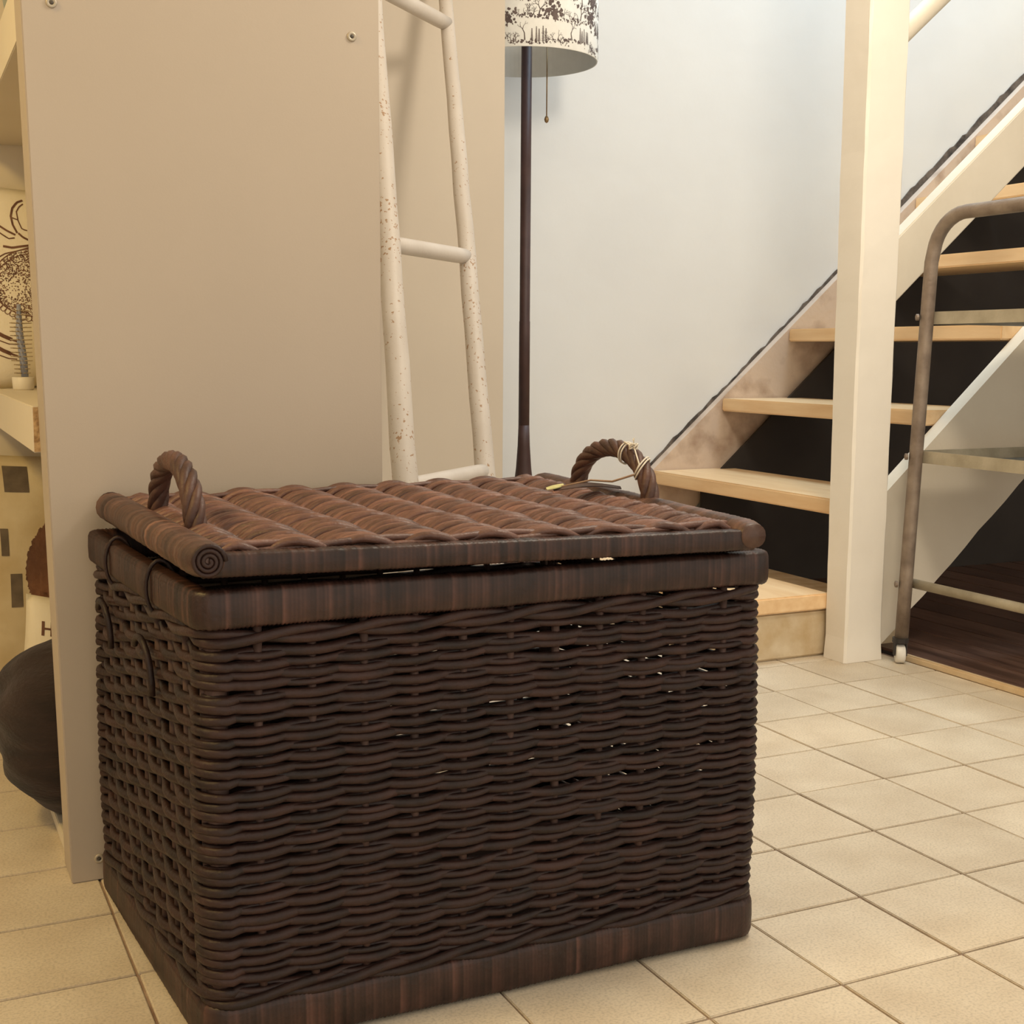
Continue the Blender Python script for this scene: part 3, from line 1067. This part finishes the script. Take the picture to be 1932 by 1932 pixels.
# waling: two strands twisted round each other above and below the weave
for zc, nm in ((0.478, 'waling'), (0.064, 'waling')):
    for q in range(2):
        tw = round(per / 0.20)
        a = 2 * math.pi * tw * Sx / per + q * math.pi
        d = 0.006 + 0.0048 * np.cos(a)
        path = np.stack([P[:, 0] + Nn[:, 0] * d, P[:, 1] + Nn[:, 1] * d, zc + 0.0055 * np.sin(a)], 1)
        V, Fc = sweep(path, 0.0060, 8, closed=True, up=(0, 0, 1))
        link(nm, pymesh(nm, V, Fc, True), M_CANE, bk)
# base
MB().box((-hw + 0.03, -hd + 0.03, 0.015), (hw - 0.03, hd - 0.03, 0.028)).build('base', M_CANEIN, bk)
# loops lashed over the rim on the left side, and the bent rods of the hand hold
for y in (0.120, -0.095):
    P_ = []
    for i in range(24):
        a = 2 * math.pi * i / 24
        P_.append((-hw + 0.010 + 0.017 * math.cos(a), y + 0.006 * math.sin(a * 0.5), 0.507 + 0.034 * math.sin(a)))
    rod('lashing', P_, 0.0026, M_CANE, bk, 7, closed=True)
for y0, y1, zt, zl in ((0.20, 0.13, 0.448, 0.39), (-0.005, -0.085, 0.440, 0.375)):
    P_ = []
    for i in range(22):
        t_ = i / 21
        a = math.pi * (0.22 + 0.78 * t_)
        P_.append((-hw - 0.002 - 0.004 * math.sin(a), (y0 + y1) / 2 + (y0 - y1) / 2 * math.cos(a), zl + (zt - zl) * math.sin(a) ** 0.6))
    rod('hand_hold_rod', P_, 0.0042, M_CANE, bk, 8)

# lid
LW, LD = 0.735, 0.580
lhw, lhd = LW / 2, LD / 2


def wrapped_bar(mb, a, b, rx, rz, step=0.0025, ex=0.45, seed=0, tip=False):
    a, b = np.array(a, float), np.array(b, float)
    L_ = np.linalg.norm(b - a)
    n = int(L_ / step)
    sec = []
    for i in range(16):
        t_ = 2 * math.pi * i / 16
        c, s_ = math.cos(t_), math.sin(t_)
        sec.append((rx * abs(c) ** ex * (1 if c >= 0 else -1), rz * abs(s_) ** ex * (1 if s_ >= 0 else -1)))
    P_ = np.linspace(a, b, n)
    sc, tone = [], []
    tn = 1
    for i in range(n):
        if i % 2 == 0:
            tn = min(2.2, max(0.55, RNG.lognormal(0, 0.30))) * (1.7 if RNG.random() < 0.06 else 1)
            bulge = 1 + RNG.uniform(-0.015, 0.02)
        e = 1.0
        if tip:
            e = min(1.0, 0.75 + 0.25 * math.sin(min(1, i / 6) * math.pi / 2), 0.75 + 0.25 * math.sin(min(1, (n - 1 - i) / 6) * math.pi / 2))
        sc.append((1.0 if i % 2 == 0 else 0.955) * bulge * e)
        tone += [tn if i % 2 == 0 else tn * 0.75] * 16
    V, Fc = sweep(P_, None, section=sec, scale=sc, up=(0, 0, 1))
    mb.add(V, Fc, tone)


mb = MB()
wrapped_bar(mb, (-lhw + 0.02, -lhd + 0.015, 0.0165), (lhw - 0.02, -lhd + 0.015, 0.0165), 0.0125, 0.0140)
lid = mb.build('lid', M_WRAP, bk, smooth=True, tone=True)
lid.location = (0.006, -0.012, 0.5445)
lid.rotation_euler = (math.radians(-0.3), 0, math.radians(-1.6))
mb = MB()
wrapped_bar(mb, (-lhw + 0.02, lhd - 0.015, 0.0165), (lhw - 0.02, lhd - 0.015, 0.0165), 0.0125, 0.0140)
mb.build('back_bar', M_WRAP, lid, smooth=True, tone=True)
for sx_ in (-1, 1):
    mb = MB()
    wrapped_bar(mb, (sx_ * (lhw - 0.024), -lhd + 0.001, 0.022), (sx_ * (lhw - 0.024), lhd - 0.001, 0.022), 0.0230, 0.0200, ex=0.9, step=0.0038, tip=True)
    roll = mb.build('side_roll', M_WRAPL, lid, smooth=True, tone=True)
    for sy_ in ((-1, 1) if sx_ < 0 else ()):      # spiral wound end
        P_ = []
        for i in range(60):
            t_ = i / 59
            a = t_ * 3.2 * 2 * math.pi
            rr = 0.0165 * (1 - t_) + 0.002
            P_.append((sx_ * (lhw - 0.024) + rr * math.cos(a), sy_ * (lhd - 0.001 + 0.001 * t_), 0.022 + rr * math.sin(a)))
        mb2 = MB()
        mb2.tube(P_, 0.0026, 7)
        q_ = mb2.build('spiral_end', M_CANE, lid, smooth=True)
# crossing stakes under the weave, along y
for k in range(9):
    xx = -lhw + 0.055 + (LW - 0.11) * k / 8
    rod('lid_stake', [(xx, -lhd + 0.02, 0.017), (xx, 0, 0.019), (xx, lhd - 0.02, 0.017)], 0.0062, M_CANEIN, lid, 8)
# woven top: each strand runs along x and arches over the stakes
NS = 54
PER = (LW - 0.11) / 8
xs = np.linspace(-lhw + 0.030, lhw - 0.030, 110)
for j in range(NS):
    y = -lhd + 0.028 + (LD - 0.056) * j / (NS - 1)
    ph = random.uniform(-0.05, 0.05)
    t_ = ((xs + lhw - 0.055) / PER + ph + 0.5) % 1.0
    t_ = t_ ** 0.85
    am = 0.0150 * random.uniform(0.85, 1.15)
    edge = np.minimum(1, np.minimum(xs - xs[0], xs[-1] - xs) / 0.03)
    z = 0.0205 + am * np.sin(np.pi * t_) * edge + 0.0015 * math.sin(j * 1.7)
    yy = y + 0.0065 * np.sin(2 * np.pi * t_ + 0.6) * (0.7 + 0.3 * math.sin(j * 0.9)) * edge
    V, Fc = sweep(np.stack([xs, yy, z], 1), 0.0054 * random.uniform(0.9, 1.1), 7, up=(0, 0, 1))
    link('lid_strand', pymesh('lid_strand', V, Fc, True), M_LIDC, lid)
# long flat edging rods lying along the front and back of the weave
for sy_ in (-1, 1):
    for q in range(2):
        xs2 = np.linspace(-lhw + 0.04, lhw - 0.04, 90)
        ph = q * math.pi
        path = np.stack([xs2, sy_ * (lhd - 0.034) + 0.006 * np.sin(xs2 * 22 + ph), 0.031 + 0.004 * np.cos(xs2 * 22 + ph)], 1)
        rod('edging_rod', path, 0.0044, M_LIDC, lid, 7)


# rope handles
def handle(cx, ya, yb, hz, lean):
    n = 90
    C = []
    for i in range(n):
        t_ = i / (n - 1)
        a = math.pi * (1 - t_)
        y = (ya + yb) / 2 + (yb - ya) / 2 * math.cos(a)
        z = 0.012 + hz * (math.sin(a) ** 0.72)
        C.append((cx + lean * math.sin(a), y, z))
    C = np.array(C)
    T, A, B = frames(C, False)
    L_ = np.r_[0, np.cumsum(np.linalg.norm(np.diff(C, axis=0), axis=1))]
    mb = MB()
    for q in range(5):
        a = 2 * math.pi * L_ / 0.125 + q * 2 * math.pi / 5
        P_ = C + 0.0078 * (np.cos(a)[:, None] * A + np.sin(a)[:, None] * B)
        mb.tube(P_, 0.0062, 8)
    mb.tube(C, 0.006, 8)
    return mb.build('handle', M_HAND, lid, smooth=True)


handle(-0.312, 0.112, -0.100, 0.094, 0.0)
handle(0.345, 0.165, -0.045, 0.090, 0.004)

# the old chest has gone out of square: back corners pushed to the left


def shear(o, k, c, warp=0.0):
    me_ = o.data
    a_ = np.empty(len(me_.vertices) * 3, np.float32)
    me_.vertices.foreach_get('co', a_)
    a_ = a_.reshape(-1, 3)
    a_[:, 2] += warp * (a_[:, 0] + 0.367) / 0.734 * a_[:, 1]
    a_[:, 0] += -k * a_[:, 1] + c
    me_.vertices.foreach_set('co', a_.ravel())
    me_.update()


for o_ in bk.children:
    if o_ is lid:
        continue
    shear(o_, 0.070, 0.004)
KL, CL = 0.052, -0.013
for o_ in [lid] + list(lid.children):
    shear(o_, KL, CL, 0.030)

# ------------------------------------------------------------------ twine and tag on the right handle
tw = tagp(empty('twine_tag', (-1.06, -0.93, 0.58)), 'white twine with a brown tag tied to the right basket handle', 'tag')
LM = Matrix.Translation(BC) @ Matrix.Translation(lid.location) @ lid.rotation_euler.to_matrix().to_4x4() @ Matrix(((1, -KL, 0, CL), (0, 1, 0, 0), (0, 0, 1, 0), (0, 0, 0, 1)))
TW0 = Vector((-1.06, -0.93, 0.58))


def hpt(t_):
    a = math.pi * (1 - t_)
    return LM @ Vector((0.345 + 0.004 * math.sin(a), 0.06 - 0.105 * math.cos(a), 0.012 + 0.090 * math.sin(a) ** 0.72)) - TW0


def ring_at(c, ax, rad, tilt, n=26):
    ax = ax.normalized()
    u_ = ax.cross(Vector((1, 0, 0))).normalized()
    v_ = ax.cross(u_)
    return [c + (u_ * math.cos(2 * math.pi * i / n) + v_ * math.sin(2 * math.pi * i / n)) * rad + ax * tilt * math.sin(2 * math.pi * i / n) for i in range(n)]


for t_, tilt in ((0.60, 0.004), (0.615, 0.006), (0.76, 0.012), (0.775, 0.013)):
    c = hpt(t_)
    ax = hpt(t_ + 0.02) - hpt(t_ - 0.02)
    rod('twine_turn', ring_at(c, ax, 0.0160, tilt), 0.0012, M_TWINE, tw, 6, closed=True)
# strands between the turns, knot and loose ends
k0 = hpt(0.68) + Vector((-0.004, -0.004, 0.018))
rod('twine_bridge', [hpt(0.60) + Vector((-0.006, -0.004, 0.0165)), k0 + Vector((-0.004, 0.006, 0.002)), k0, hpt(0.775) + Vector((-0.012, -0.010, 0.008)), hpt(0.79) + Vector((-0.018, -0.004, -0.004))], 0.0012, M_TWINE, tw, 6)
mbk = MB()
rk = random.Random(2)
for q in range(7):
    a0 = rk.uniform(0, 6.28)
    mbk.tube([k0 + Vector((0.005 * math.cos(a0 + t * 2.2), 0.006 * math.sin(a0 + t * 1.8), 0.004 * math.sin(3 * t + q))) for t in np.linspace(0, 2, 12)], 0.0011, 5)
for q in range(5):
    a0 = rk.uniform(0.4, 2.6)
    mbk.tube([k0, k0 + Vector((0.003 * math.cos(a0), 0.006 * math.cos(a0), 0.008)), k0 + Vector((0.004 * math.cos(a0), 0.012 * math.cos(a0), 0.013 * math.sin(a0)))], 0.0007, 4)
mbk.build('knot', M_TWINE, tw, smooth=True)
# cord running to the tag that lies on the lid
e0 = hpt(0.79) + Vector((-0.018, -0.004, -0.004))
e1 = LM @ Vector((0.300, 0.045, 0.058)) - TW0
e2 = LM @ Vector((0.245, 0.040, 0.050)) - TW0
mid_ = (e0 + e1) / 2 + Vector((0, 0, -0.006))
rod('cord', [e0, mid_, e1, e2], 0.0017, mat('brown_cord', (0.25, 0.15, 0.09), (0.34, 0.22, 0.14), 80, 0.8), tw, 6)
# long leaf-shaped tag
V, Fc = [], []
nl = 18
for i in range(nl + 1):
    t = i / nl
    wd = 0.012 * math.sin(math.pi * min(1, t * 0.96 + 0.03)) ** 0.7 + 0.0006
    p = LM @ Vector((0.236 + 0.105 * t, 0.040 - 0.012 * t, 0.0475 + 0.006 * math.sin(math.pi * t))) - TW0
    for sg in (-1, 1):
        V.append(p + Vector((0.0, sg * wd, 0.0015 * sg)))
        V.append(p + Vector((0.0, sg * wd, 0.0015 * sg - 0.0014)))
for i in range(nl):
    k = 4 * i
    Fc += [(k, k + 4, k + 6, k + 2), (k + 1, k + 3, k + 7, k + 5), (k, k + 1, k + 5, k + 4), (k + 2, k + 6, k + 7, k + 3)]
Fc += [(0, 2, 3, 1), (4 * nl, 4 * nl + 1, 4 * nl + 3, 4 * nl + 2)]
MB().add(V, Fc).build('leaf_tag', mat('tag_brown', (0.035, 0.018, 0.013), (0.09, 0.05, 0.035), 40, 0.6), tw)
V, Fc = [], []
for i in range(9):
    t = i / 8
    wd = 0.0065 * math.sin(math.pi * (0.08 + 0.88 * t)) + 0.0005
    p = LM @ Vector((0.222 + 0.034 * t, 0.034 + 0.012 * t, 0.0485 + 0.004 * t)) - TW0
    V += [p + Vector((0, wd, 0.002)), p + Vector((0, -wd, 0.0)), p + Vector((0, -wd, -0.0014)), p + Vector((0, wd, 0.0006))]
for i in range(8):
    k = 4 * i
    for q in range(4):
        Fc.append((k + q, k + (q + 1) % 4, k + 4 + (q + 1) % 4, k + 4 + q))
Fc += [(3, 2, 1, 0), (32, 33, 34, 35)]
g_ = MB().add(V, Fc).build('tag_tip', M_LEAF, tw)
g_['label'] = 'yellow-green tip'
